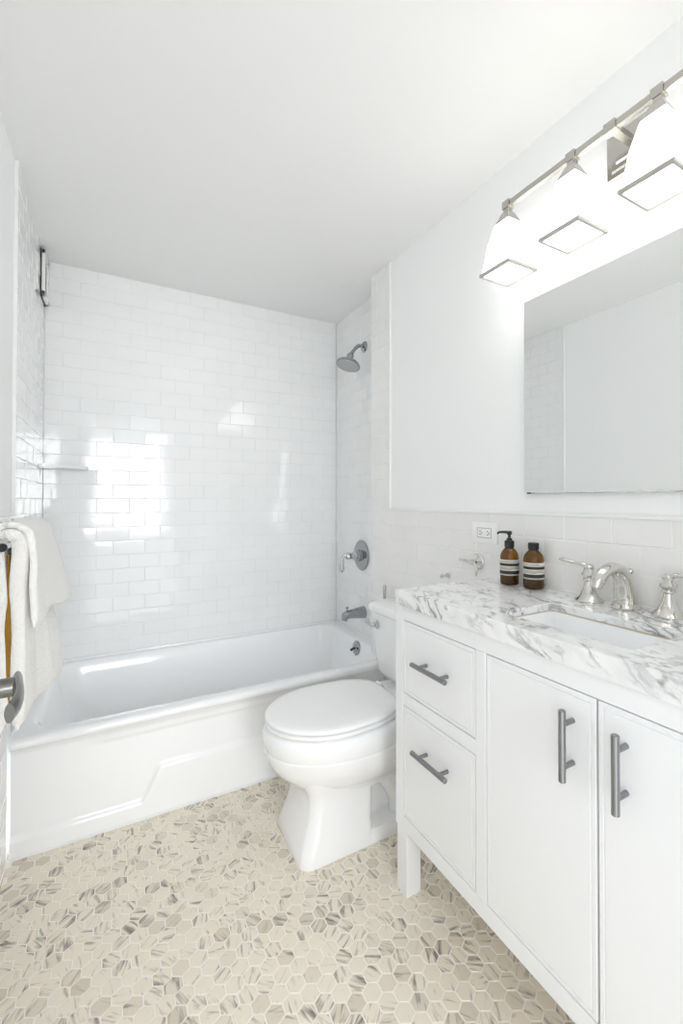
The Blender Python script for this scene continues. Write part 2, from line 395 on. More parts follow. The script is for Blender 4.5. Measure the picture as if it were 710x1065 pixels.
# ------------------------------------------------------------------ bathtub
YR0 = 1.900                                    # outer edge of the front rim
def tub():
    T = thing('bathtub', 'white enamel alcove bathtub under the tiled back wall', 'bathtub', ((XL+XA)/2, (YF+YB)/2, 0))
    bm = B()
    x0, x1, y0, y1 = XL+.002, XA-.002, YR0, YB-.002
    cx, cy = (x0+x1)/2, (y0+y1)/2
    def rr(ix0, ix1, iy0, iy1, r, z): return rrect((x0+ix0+x1-ix1)/2, (y0+iy0+y1-iy1)/2, (x1-x0-ix0-ix1)/2, (y1-y0-iy0-iy1)/2, r, z, 10)
    rings = [rr(0, 0, .012, 0, .004, HT-.034), rr(0, 0, .003, 0, .004, HT-.027), rr(0, 0, .0, 0, .004, HT-.016), rr(0, 0, .004, 0, .004, HT-.006), rr(0, 0, .013, .0, .004, HT-.001), rr(0, 0, .02, .0, .004, HT),
             rr(.045, .055, .060, .038, .10, HT), rr(.052, .062, .068, .044, .10, HT-.003), rr(.060, .068, .076, .050, .10, HT-.012),
             rr(.072, .074, .084, .058, .10, HT-.04), rr(.10, .085, .092, .066, .10, HT-.12), rr(.16, .098, .102, .078, .11, HT-.25), rr(.20, .11, .118, .095, .11, HT-.31),
             rr(.24, .14, .15, .125, .10, HT-.335), rr(.30, .2, .21, .19, .08, HT-.343)]
    ring_loft(bm, rings, cap0=False, cap1=True)
    # raised tile flange along the walls
    box(bm, x0, x1, y1-.010, y1, HT-.004, HT+.010, .003); box(bm, x0, x0+.009, YF+.05, y1, HT-.004, HT+.010, .003); box(bm, x1-.009, x1, YE+.002, y1, HT-.004, HT+.010, .003)
    # apron with a raised foot panel and a top band
    nx, nz = 240, 60
    def sm(a, b, t): t = max(0, min(1, (t-a)/(b-a))); return t*t*(3-2*t)
    def foot(x):
        l = sm(.10, .175, x)*(1-sm(.83, .905, x)); return .066 + .118*l
    grid = []
    zt = HT-.028
    for i in range(nx+1):
        x = x0+(x1-x0)*i/nx; colv = []
        for j in range(nz+1):
            z = .004+(zt-.004)*j/nz
            y = YF-.010
            y += .011*sm(-.008, .008, z-foot(x))
            y -= .006*sm(.315, .328, z)*sm(x0+.2, x0+.3, x)*(1-sm(x1-.3, x1-.2, x))
            y -= .016*sm(zt-.03, zt, z)
            colv.append(bm.verts.new((x, y, z)))
        grid.append(colv)
    for i in range(nx):
        for j in range(nz): bm.faces.new((grid[i][j], grid[i+1][j], grid[i+1][j+1], grid[i][j+1]))
    obj('tub_shell', bm, TUBM, T, 50)
    obj('caulk_bead', tube(B(), [(x0, YF-.011, .003), (x1-.1, YF-.011, .003)], .005, n=8, smooth=False), WCAULK, T)
    # overflow plate on the sloping inner end
    bm = B(); oc = Vector((XA-.078, 2.285, .357))
    ax = Vector((-1, 0, .12))
    lathe(bm, [(.040, -.004), (.040, .004), (.036, .008), (.018, .010), (.016, .014)], oc, ax)
    ov = obj('overflow_plate', bm, DCHROME, T, label='chrome overflow plate')
    bm = B(); tube(bm, [oc+ax*.008, oc+ax*.022+Vector((0, -.004, 0)), oc+ax*.042+Vector((0, -.012, -.006))], [.007, .0065, .0075], n=10)
    obj('trip_lever', bm, BLACK, ov, label='dark trip lever')
    return T
tub()

# ------------------------------------------------------------------ shower fittings on the alcove wall
XF = XA - .0005
def shower():
    y, z = 2.333, 2.107
    T = thing('wall_shower', 'chrome shower head on a bent arm high on the alcove wall', 'shower head', (XF, y, z))
    obj('wall_flange', (lambda b: (lathe(b, [(.033, 0), (.033, .003), (.028, .010), (.014, .016)], (XF, y, z), (-1, 0, 0)), b)[1])(B()), DCHROME, T)
    e = Vector((XA-.100, y-.012, z-.070))
    obj('shower_arm', tube(B(), [(XF, y, z), (XA-.035, y, z+.002), (XA-.065, y-.004, z-.022), e], .0105, n=14), DCHROME, T)
    ax = Vector((-.30, -.12, -.93)).normalized()
    bm = B(); c0 = e
    lathe(bm, [(.013, -.012), (.019, -.004), (.021, .006), (.017, .016), (.016, .022), (.022, .028)], c0, ax)
    obj('swivel_joint', bm, DCHROME, T)
    bm = B()
    lathe(bm, [(.019, .024), (.026, .032), (.05, .044), (.066, .054), (.0705, .061), (.0705, .067), (.066, .070)], c0, ax, n=56, cap1=True)
    h = obj('head_bell', bm, DCHROME, T)
    bm = B(); lathe(bm, [(.064, .070), (.062, .0725), (.0, .0735)], c0, ax, n=56, cap0=False, cap1=False)
    xx, yy, dd = frame(ax)
    for rad, num in ((.015, 8), (.03, 14), (.045, 20), (.056, 26)):
        for k in range(num):
            a = 2*PI*k/num; p = c0+dd*.0735+xx*(rad*math.cos(a))+yy*(rad*math.sin(a))
            lathe(bm, [(.0022, 0), (.0018, .002)], p, ax, n=6, cap0=False)
    obj('spray_face', bm, HEADF, h, label='pale grey spray face with nozzles')
shower()
def valve():
    y, z = 2.365, .872
    T = thing('shower_valve', 'round chrome shower valve plate with lever handle', 'shower valve', (XF, y, z))
    bm = B(); lathe(bm, [(.090, 0), (.090, .004), (.083, .010), (.05, .013), (.036, .0145), (.034, .02), (.0335, .034), (.028, .038)], (XF, y, z), (-1, 0, 0), n=64)
    obj('escutcheon', bm, DCHROME, T)
    bm = B(); lathe(bm, [(.022, .034), (.022, .048), (.027, .050), (.027, .056), (.019, .062), (.016, .074), (.021, .082), (.023, .094), (.018, .104), (.008, .107)], (XF, y, z), (-1, 0, 0))
    c = Vector((XA-.094, y, z))
    tube(bm, [c, c+Vector((-.016, .004, .006)), c+Vector((-.030, .008, -.012)), c+Vector((-.034, .010, -.045)), c+Vector((-.033, .010, -.078)), c+Vector((-.032, .010, -.092))], [.013, .012, .0085, .012, .014, .006], n=14)
    obj('lever_handle', bm, CHROME, T)
valve()
def spout():
    y, z = 2.340, .540
    T = thing('tub_spout', 'chrome tub spout with pull-up diverter above the rim', 'tub spout', (XF, y, z))
    bm = B()
    tube(bm, [(XF, y, z), (XA-.02, y, z), (XA-.06, y, z-.001), (XA-.095, y, z-.001), (XA-.120, y, z-.008), (XA-.129, y, z-.034)], [.036, .034, .028, .025, .024, .017], n=24, sx=.95, sy=1)
    obj('spout_body', bm, DCHROME, T, 50)
    bm = B(); lathe(bm, [(.004, 0), (.004, .018), (.009, .021), (.009, .026), (.005, .029)], (XA-.110, y, z+.014), (0, 0, 1), n=16)
    obj('diverter_knob', bm, DCHROME, T)
spout()

# corner shelf, quarter round
bm = B(); zs, rs = 1.352, .185
prof = [(XL, YB)] + [(XL+rs*math.sin(a), YB-rs*math.cos(a)) for a in [PI/2*i/24 for i in range(25)]]
ring_loft(bm, [[(x, y, z) for x, y in prof] for z in (zs, zs+.014)])
bmesh.ops.bevel(bm, geom=[e for e in bm.edges], offset=.0025, segments=2, affect='EDGES')
tag(obj('corner_shelf', bm, PORC), 'white quarter-round ceramic shelf in the back left corner of the shower', 'shelf')

# vent grille high on the left wall
def grille():
    T = thing('vent_grille', 'white framed vent grille high on the left tile wall near the ceiling', 'vent', (XL, 2.645, 2.14))
    y0, y1, z0, z1 = 2.57, 2.718, 2.148, 2.362
    bm = B()
    box(bm, XL-.002, XL+.003, y0-.003, y1+.002, z0-.003, z1+.002)
    obj('shadow_gap_sheet', bm, DARK, T, label='dark sheet painted as the shadow gap around the frame')  # black sheet stands in for the shadow gap around the frame
    bm = B()
    for a in ((y0, y1, z0, z0+.022), (y0, y1, z1-.022, z1), (y0, y0+.022, z0, z1), (y1-.022, y1, z0, z1)): box(bm, XL+.004, XL+.017, *a, .002)
    obj('frame', bm, PLATE, T)
    for k in range(7):
        z = z0+.034+k*.0235
        bm = B()
        ring_loft(bm, [[(XL+.004, yy, z), (XL+.012, yy, z-.010), (XL+.013, yy, z-.0085), (XL+.005, yy, z+.0015)] for yy in (y0+.022, y1-.022)])
        obj('louver', bm, PLATE, T, 0)
grille()

# ------------------------------------------------------------------ towel bar and towels
BX, BZ, BY0, BY1 = -.216, 1.090, 1.345, 1.815
def towel_bar():
    T = thing('towel_bar', 'chrome towel bar on the left wall carrying white towels', 'towel bar', (XL, (BY0+BY1)/2, BZ))
    obj('bar', tube(B(), [(BX, BY0, BZ), (BX, BY1, BZ)], .0085, n=18, smooth=False), CHROME, T)
    bm = B(); lathe(bm, [(.0085, 0), (.010, .001), (.010, .008), (.007, .011)], (BX, BY0, BZ), (0, -1, 0), n=18)
    obj('end_cap', bm, BLACK, T, label='end cap of the bar, painted dark for its reflection')  # black colour stands in for the dark reflection on the bar end
    for yy in (BY0+.03, BY1-.012):
        bm = B(); lathe(bm, [(.024, 0), (.024, .006), (.018, .012), (.010, .018), (.009, .05), (.012, XL*-1+BX+.004)], (XL+.0005, yy, BZ+.020), (1, 0, -.2), n=24)
        obj('post', bm, CHROME, T)
towel_bar()
def drape(bm, y0, y1, prof, thick, wav=.004, flare=0, ny=40, seed=1, hemwave=.006):
    """cloth of real thickness hung over the bar: prof lists (x offset, z) from the wall side, over the bar, to the room side"""
    P = catmull([(a, 0, b) for a, b in prof], 7)
    n = len(P); rnd = random.Random(seed); ph = [rnd.uniform(0, 6.3) for _ in range(6)]
    def pt(i, t, side):
        a, b = P[max(i-1, 0)], P[min(i+1, n-1)]
        d = (b-a).normalized(); nrm = Vector((-d.z, 0, d.x))
        p = P[i] + nrm*(side*thick/2)
        s = i/(n-1); low = max(0, (BZ-p.z))/.4
        yy = y0+(y1-y0)*t
        k = (t-.0)*flare*low*(1 if s > .5 else 0)
        wv = wav*low*(math.sin(9*t+ph[0])+.6*math.sin(19*t+ph[1])+.3*math.sin(41*t+ph[2]))*1.4
        hem = hemwave*(math.sin(7*t+ph[3])+.5*math.sin(17*t+ph[4]))*(1 if s < .03 or s > .97 else 0)
        edge = .004*math.sin(16*s+ph[5])*(1-2*t) + .003*math.sin(47*s)*(1-2*t)
        return (p.x+k+wv, yy+edge, p.z+hem)
    ed = [0, .004, .012]; ts = ed + [.012+(.976)*j/(ny) for j in range(1, ny)] + [.988, .996, 1]
    grids = []
    for side in (-1, 1):
        g = []
        for i in range(n):
            rowv = []
            for t in ts:
                e = min(t, 1-t); q = 1 if e >= .012 else math.sqrt(max(0, 1-(1-e/.012)**2))
                ei = min(i, n-1-i); q *= 1 if ei > 1 else (.15, .8)[ei]
                rowv.append(bm.verts.new(pt(i, t, side*max(q, .12))))
            g.append(rowv)
        grids.append(g)
    A, D = grids; m = len(ts)
    for i in range(n-1):
        for j in range(m-1):
            bm.faces.new((A[i][j], A[i][j+1], A[i+1][j+1], A[i+1][j])); bm.faces.new((D[i][j], D[i+1][j], D[i+1][j+1], D[i][j+1]))
        for j in (0, m-1): bm.faces.new((A[i][j], A[i+1][j], D[i+1][j], D[i][j]))
    for i in (0, n-1):
        for j in range(m-1): bm.faces.new((A[i][j], A[i][j+1], D[i][j+1], D[i][j]))
    return bm
bt = thing('bath_towel', 'thick white bath towel draped over the towel bar, the longer lower one', 'towel', (BX, 1.6, .64))
bm = drape(B(), 1.402, 1.795, [(BX-.016, .645), (BX-.0175, .80), (BX-.0165, .97), (BX-.022, BZ-.02), (BX-.019, BZ+.013), (BX, BZ+.024), (BX+.019, BZ+.013), (BX+.022, BZ-.02), (BX+.0165, .97), (BX+.0175, .80), (BX+.016, .645)], .030, .0045, flare=.055, seed=3)
obj('terry_cloth', bm, TOWEL, bt, 60)
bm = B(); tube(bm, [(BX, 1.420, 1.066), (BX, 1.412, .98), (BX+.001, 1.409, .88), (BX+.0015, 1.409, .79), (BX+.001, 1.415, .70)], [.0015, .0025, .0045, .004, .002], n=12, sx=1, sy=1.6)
obj('ochre_strip', bm, OCHRE, bt, 60, label='ochre brown strip between the two halves')  # thin ochre brown strip set in the gap between the towel halves
bm = drape(B(), 1.43, 1.838, [(BX-.052, .90), (BX-.049, .98), (BX-.046, BZ-.02), (BX-.038, BZ+.026), (BX-.018, BZ+.044), (BX, BZ+.048), (BX+.018, BZ+.044), (BX+.038, BZ+.026), (BX+.0455, BZ-.03), (BX+.0445, .98), (BX+.047, .885)], .016, .004, flare=.11, seed=8, hemwave=.009)
tag(obj('hand_towel', bm, TOWEL, None, 60), 'short white hand towel laid over the bath towel on the bar', 'towel')

# ------------------------------------------------------------------ toilet
TY = 1.515
def egg(xf, xb, hw, z, n=72, nf=2.0, nb=2.6, xc=None, hb=None):
    """closed outline: front at x = xf (low X), back at xb; half width hw at xc"""
    xc = xc if xc is not None else xf+(xb-xf)*.52
    out = []
    for i in range(n):
        a = 2*PI*i/n; ca, sa = math.cos(a), math.sin(a)
        if ca >= 0: e = nf; ax = xc-xf
        else: e = nb; ax = xb-xc
        x = xc - math.copysign(abs(ca)**(2/e), ca)*ax
        y = math.copysign(abs(sa)**(2/e), sa)*hw
        if hb is not None and ca < 0:
            t = abs(ca)**(2/e); y *= 1-(1-hb/hw)*t*t
        out.append((x, TY+y, z))
    return out
def toilet():
    T = thing('toilet', 'white two-piece toilet with closed lid between tub and vanity', 'toilet', (.85, TY, 0))
    bm = B()
    rings = [egg(.585, 1.02, .118, .19, nf=2.6), egg(.565, 1.02, .130, .212, nf=2.3), egg(.525, 1.02, .155, .237, nf=2.1), egg(.487, 1.01, .179, .272, nf=2.05), egg(.465, .99, .191, .305), egg(.457, .98, .1955, .335),
             egg(.455, .975, .197, .343), egg(.4585, .97, .1945, .347), egg(.4555, .97, .197, .355), egg(.450, .97, .2005, .375), egg(.448, .97, .2015, .395), egg(.450, .97, .200, .410), egg(.456, .97, .195, .418), egg(.47, .96, .185, .421)]
    ring_loft(bm, rings)
    # shelf behind the bowl that carries the tank
    ring_loft(bm, [rrect(1.035, TY, .125, .10, .04, .26), rrect(1.035, TY, .128, .115, .04, .34), rrect(1.035, TY, .13, .135, .04, .40), rrect(1.035, TY, .13, .140, .04, .425), rrect(1.035, TY, .124, .134, .04, .431)])
    obj('bowl', bm, PORC, T, 45)
    # pedestal: boxy skirt, waisted, with a corner ridge
    bm = B()
    def ped(xf, xb, hw, z, r, bow):
        pts = []
        for p in rrect((xf+xb)/2, TY, (xb-xf)/2, hw, r, z, 8):
            x, y, zz = p; t = (y-TY)/hw
            if x < (xf+xb)/2: x += bow*abs(t)**1.6
            pts.append((x, y, zz))
        return pts
    rings = [ped(.500, .80, .139, .0, .026, .046), ped(.499, .80, .140, .015, .026, .046), ped(.505, .802, .137, .04, .026, .046), ped(.524, .805, .128, .085, .032, .046), ped(.541, .808, .120, .13, .026, .042), ped(.551, .812, .118, .175, .030, .040), ped(.550, .82, .121, .21, .034, .038), ped(.535, .84, .135, .245, .036, .036), ped(.53, .86, .14, .28, .036, .036)]
    ring_loft(bm, rings)
    ring_loft(bm, [rrect(.945, TY, .205, .138, .02, .0), rrect(.945, TY, .205, .138, .03, .03), rrect(.95, TY, .20, .13, .03, .045), rrect(.95, TY, .195, .08, .03, .052)])
    box(bm, .80, 1.12, TY-.062, TY+.062, .03, .30, .02, 3)
    obj('pedestal', bm, PORC, T, 40)
    bm = B()
    for s in (-1, 1):
        tube(bm, [(.80, TY+s*.075, .245), (.86, TY+s*.078, .215), (.905, TY+s*.08, .16), (.93, TY+s*.08, .10), (.94, TY+s*.075, .04)], [.04, .045, .042, .040, .040], n=18)
        tube(bm, [(.86, TY+s*.05, .27), (.95, TY+s*.06, .25), (1.04, TY+s*.05, .18), (1.06, TY+s*.05, .08)], [.04, .045, .045, .04], n=16)
    obj('trapway', bm, PORC, T, 60)
    for s in (-1, 1):
        bm = B(); lathe(bm, [(.017, 0), (.017, .006), (.012, .016), (.005, .020)], (.97, TY+s*.112, .044), (0, 0, 1), n=20)
        obj('bolt_cap', bm, DARK if s < 0 else PORC, T)
    # seat ring and lid
    bm = B()
    o = dict(xc=.69, hb=.150, nb=4.5)
    A = [egg(.458, .935, .192, z, **o) for z in (.4262, .428, .438, .4403)]
    A[0] = egg(.462, .932, .188, .4262, **o); A[3] = egg(.462, .932, .188, .4403, **o)
    I = [egg(.525, .85, .125, z, xc=.69, hb=.10) for z in (.4403, .4262)]
    V = ring_loft(bm, A+I, cap0=False, cap1=False)
    n = len(V[0])
    for i in range(n): bm.faces.new((V[-1][i], V[-1][(i+1) % n], V[0][(i+1) % n], V[0][i]))
    obj('seat', bm, SEATM, T, 50)
    bm = B()
    rings = [egg(.475, .925, .175, .4465, **o), egg(.462, .930, .187, .4455, **o), egg(.4570, .935, .1925, .4460, **o), egg(.456, .936, .1935, .449, **o), egg(.4585, .935, .191, .4545, **o), egg(.468, .932, .183, .4585, **o), egg(.49, .92, .165, .4615, xc=.69, hb=.13, nb=4), egg(.54, .89, .125, .4640, xc=.69), egg(.60, .82, .07, .4650, xc=.69), egg(.66, .74, .02, .4653, xc=.69)]
    ring_loft(bm, rings)
    obj('lid', bm, SEATM, T, 60)
    for s in (-1, 1):
        bm = B(); tube(bm, [(.945, TY+s*.075-.02, .445), (.945, TY+s*.075+.02, .445)], .011, n=14, smooth=False); box(bm, .935, .957, TY+s*.075-.018, TY+s*.075+.018, .425, .444, .003)
        obj('hinge', bm, SEATM, T)
    # tank
    bm = B()
    tk = lambda hx, hy, z, r=.03, xb=1.166: rrect(xb-hx, TY, hx, hy, r, z, 8)
    ring_loft(bm, [tk(.070, .155, .438), tk(.080, .178, .450, .035), tk(.086, .192, .475, .04), tk(.090, .203, .53, .04), tk(.094, .211, .62, .04), tk(.097, .217, .715, .04), tk(.097, .217, .722, .04)])
    tank = obj('tank', bm, PORC, T, 50)
    bm = B()
    ring_loft(bm, [tk(.097, .217, .720, .04, 1.166), tk(.103, .226, .724, .045, 1.168), tk(.105, .229, .734, .046, 1.168), tk(.104, .228, .748, .046, 1.168), tk(.100, .223, .755, .045, 1.167), tk(.090, .21, .758, .04, 1.164)])
    obj('tank_lid', bm, PORC, T, 50)
    bm = B(); lc = Vector((1.166-.193, TY+.140, .674))
    lathe(bm, [(.018, 0), (.018, .006), (.011, .010), (.009, .020)], lc, (-1, 0, 0), n=24)
    tube(bm, [lc+Vector((-.016, 0, 0)), lc+Vector((-.026, .006, .001)), lc+Vector((-.030, .022, .006)), lc+Vector((-.031, .032, .010))], [.0085, .0085, .0085, .009], n=12)
    obj('flush_lever', bm, CHROME, T, label='chrome flush lever')
toilet()
# slim rod behind the tank
bm = B(); lathe(bm, [(.005, 0), (.005, .30), (.0062, .305), (.0085, .395), (.006, .40)], (1.150, 1.885, .385+.001), (0, 0, 1), n=14)
lathe(bm, [(.03, -.385), (.03, -.37), (.006, -.36), (.005, 0)], (1.150, 1.885, .386), (0, 0, 1), n=14)
tag(obj('metal_rod', bm, BNICKEL), 'slim nickel rod rising behind the toilet tank', 'rod')

# ------------------------------------------------------------------ vanity
VY1, VY0 = 1.190, .178
def vanity():
    T = thing('vanity_cabinet', 'white vanity cabinet with drawers and doors along the right wall', 'vanity', (.97, (VY0+VY1)/2, 0))
    XB = XT - .003
    bm = B()
    zr0, zr1 = .200, .243
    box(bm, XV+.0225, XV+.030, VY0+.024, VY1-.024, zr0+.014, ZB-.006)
    obj('gap_shade_sheet', bm, DARK, T, 0, label='dark sheet painted as the shade in the gaps')  # near-black sheet close behind the fronts paints the shade in their gaps
    bm = B()
    fr = lambda y0, y1, z0, z1: box(bm, XV, XV+.022, y0, y1, z0, z1, .0012, 1)
    fr(VY1-.040, VY1, zr0, ZB-.003); fr(VY0, VY0+.040, zr0, ZB-.003); fr(.797, .832, zr1, .836)
    fr(VY0+.040, VY1-.040, .836, ZB-.003); fr(VY0+.040, VY1-.040, zr0, zr1); fr(.832, VY1-.040, .578, .615)
    obj('face_frame', bm, CAB, T, 0)
    for y0, y1 in ((VY1-.022, VY1), (VY0, VY0+.022)):
        bm = box(B(), XV+.022, XB, y0, y1, zr0, ZB-.003, .001, 1); obj('side_panel', bm, CAB, T, 0)
    bm = box(B(), XV+.022, XB, VY0+.022, VY1-.022, zr0, zr0+.012); obj('bottom_panel', bm, CAB, T, 0)
    for x0, x1 in ((XV+.004, XV+.056), (XB-.052, XB)):
        for y0, y1 in ((VY1-.054, VY1-.002), (VY0+.002, VY0+.054)):
            obj('leg', box(B(), x0, x1, y0, y1, .0, zr0, .0015, 1), CAB, T, 0)
    def panel(y0, y1, z0, z1):
        g = .0025; bm = B(); y0 += g; y1 -= g; z0 += g; z1 -= g
        x = XV+.001
        def ring(i, xx): return [(xx, y0+i, z0+i), (xx, y1-i, z0+i), (xx, y1-i, z1-i), (xx, y0+i, z1-i)]
        ring_loft(bm, [ring(0, x+.018), ring(0, x+.001), ring(.001, x), ring(.0085, x), ring(.0095, x+.0022), ring(.0115, x+.0022), ring(.0125, x)])
        return bm
    def pull(a, b):
        bm = B(); a, b = Vector(a), Vector(b); d = (b-a).normalized(); L = (b-a).length
        lathe(bm, [(.0060, 0), (.0070, .001), (.0070, L-.001), (.0060, L)], a, d, n=20)
        for t in (.2, .8):
            p = a.lerp(b, t); lathe(bm, [(.0052, 0), (.0052, XV+.002-a.x)], p, (1, 0, 0), n=14)
        return bm
    XP = XV-.031
    for z0, z1, zh in ((.615, .836, .7325), (.243, .578, .483)):
        d = obj('drawer', panel(.832, VY1-.040, z0, z1), CAB, T, 0)
        obj('bar_pull', pull((XP, 1.061, zh), (XP, .909, zh)), BRUSH, d, label='brushed steel bar pull')
    for y0, y1, yh in ((.5115, .797, .562), (VY0+.040, .5115, .457)):
        d = obj('door', panel(y0, y1, .243, .836), CAB, T, 0)
        obj('bar_pull', pull((XP, yh, .802), (XP, yh, .667)), BRUSH, d, label='brushed steel bar pull')
vanity()
# marble countertop with a cut-out for the sink
SX0, SX1, SY0, SY1 = .826, 1.018, .478, .806
ZS = ZT-.018           # underside of the stone slab around the sink
def counter():
    bm = B()
    cx0, cx1, cy0, cy1 = XV-.010, XT-.001, VY0-.015, 1.176
    outer = lambda z, i: [(cx0+i, cy0+i, z), (cx1-i, cy0+i, z), (cx1-i, cy1-i, z), (cx0+i, cy1-i, z)]
    n = 6
    def hole(z, i=0):
        cx, cy = (SX0+SX1)/2, (SY0+SY1)/2
        return rrect(cx, cy, (SX1-SX0)/2+i, (SY1-SY0)/2+i, .014+i, z, n)
    vt = [bm.verts.new(p) for p in outer(ZT, .002)]; vu = [bm.verts.new(p) for p in outer(ZT-.002, 0)]; vb = [bm.verts.new(p) for p in outer(ZB, 0)]
    ht = [bm.verts.new(p) for p in hole(ZT, .0015)]; h1 = [bm.verts.new(p) for p in hole(ZT-.0015)]; hb = [bm.verts.new(p) for p in hole(ZS)]; vi = [bm.verts.new(p) for p in outer(ZB, .02)]; vs = [bm.verts.new(p) for p in outer(ZS, .02)]
    for a, b in ((vt, vu), (vu, vb), (vb, vi), (vi, vs)):
        for i in range(4): bm.faces.new((a[i], a[(i+1) % 4], b[(i+1) % 4], b[i]))
    m = len(ht)
    for a, b in ((ht, h1), (h1, hb)):
        for i in range(m): bm.faces.new((a[i], b[i], b[(i+1) % m], a[(i+1) % m]))
    # quadrant order of rrect: ++, -+, --, +-
    corner = {0: 2, 1: 3, 2: 0, 3: 1}
    for O, H in ((vt, ht), (vs, hb)):
        for q in range(4):
            k = q*(n+1)
            for i in range(n): bm.faces.new((O[corner[q]], H[k+i], H[k+i+1]))
            e = k+n; bm.faces.new((O[corner[q]], H[e], H[(e+1) % m], O[corner[(q+1) % 4]]))
    return tag(obj('countertop', bm, MARBLE, None, 0), 'grey-veined white marble countertop on the vanity cabinet', 'countertop')
counter()
def sink():
    T = thing('sink', 'white rectangular undermount sink in the marble countertop', 'sink', ((SX0+SX1)/2, (SY0+SY1)/2, .74))
    bm = B(); cx, cy = (SX0+SX1)/2, (SY0+SY1)/2
    r = lambda i, z, rad=.03: rrect(cx, cy, (SX1-SX0)/2+i, (SY1-SY0)/2+i, rad, z, 6)
    ring_loft(bm, [r(.03, ZS-.0165, .04), r(.03, ZS-.0015, .04), r(.003, ZS-.0015, .016), r(-.002, ZS-.006, .018), r(-.006, ZS-.06, .022), r(-.012, ZS-.11, .03), r(-.03, ZS-.135, .03), r(-.06, ZS-.142, .03)], cap0=False)
    obj('basin', bm, PORC, T, 50)
    bm = B(); ring = [r(.0045, ZS+.0006, .016), r(.0, ZS+.0006, .014), r(.0, ZS-.003, .014), r(.0045, ZS-.003, .016)]
    V = ring_loft(bm, ring, cap0=False, cap1=False); m = len(V[0])
    for i in range(m): bm.faces.new((V[-1][i], V[-1][(i+1) % m], V[0][(i+1) % m], V[0][i]))
    obj('caulk_line', bm, CAULK, T, label='tan caulk line under the stone edge')
    bm = B(); lathe(bm, [(.022, 0), (.022, .003), (.015, .004), (.012, .001)], (cx, cy, ZS-.1425), n=24); obj('drain', bm, NICKEL, T, label='nickel drain')
sink()
# faucet: spout and two lever handles, each standing on the stone by itself
FZ = ZT + .0003
def faucet():
    y, x = .675, 1.132
    T = thing('faucet_spout', 'polished nickel arched faucet spout standing between the two taps behind the sink', 'faucet spout', (x, y, FZ))
    bm = B(); lathe(bm, [(.037, 0), (.038, .003), (.036, .006), (.033, .008), (.030, .012)], (x, y, FZ), n=40, xs=(.92, 1.0)); obj('base_flange', bm, NICKEL, T)
    bm = B()
    tube(bm, [(x+.006, y, FZ+.008), (x+.003, y, FZ+.04), (x-.012, y, FZ+.080), (x-.045, y, FZ+.104), (x-.085, y, FZ+.098), (x-.112, y, FZ+.078), (x-.120, y, FZ+.062)],
         [.0275, .0255, .0215, .0180, .0165, .0160, .0130], n=24, k=8, sx=[1.0, 1.0, 1.0, 1.0, 1.05, 1.1, 1.0], sy=[1.05, 1.1, 1.05, .85, .85, 1.0, 1.0], up=(0, 0, 1) if False else (1, 0, 0))
    obj('spout', bm, NICKEL, T, 60)
    bm = B(); lathe(bm, [(.003, 0), (.003, .012), (.007, .016), (.0085, .021), (.006, .027), (.001, .029)], (x+.013, y, FZ+.074), (.6, 0, .8), n=18); obj('lift_knob', bm, NICKEL, T)
faucet()
def handle(y, x, s, label):
    T = thing('sink_tap', label, 'tap', (x, y, FZ), 'taps beside the faucet spout')
    bm = B(); lathe(bm, [(.0375, 0), (.0375, .004), (.034, .007), (.024, .016), (.0165, .030), (.0125, .046), (.0118, .054), (.0155, .057), (.0155, .060), (.013, .063), (.019, .071), (.0195, .074), (.015, .080), (.0125, .086), (.0135, .092), (.0115, .098), (.006, .101)], (x, y, FZ), n=12 if False else 32); obj('bell_base', bm, NICKEL, T, 25)
    bm = B(); p = Vector((x, y, FZ+.090))
    tube(bm, [p, p+Vector((-.002, s*.016, .008)), p+Vector((-.004, s*.034, .009)), p+Vector((-.006, s*.056, .012)), p+Vector((-.008, s*.076, .015)), p+Vector((-.009, s*.086, .015))], [.0095, .0085, .006, .0075, .0085, .004], n=14, sx=1.1, sy=.75)
    obj('lever', bm, NICKEL, T, 60)
handle(.771, 1.126, 1, 'polished nickel bell-based tap nearest the bottles, lever pointing towards them')
handle(.572, 1.138, -1, 'polished nickel bell-based tap on the side of the spout away from the bottles')

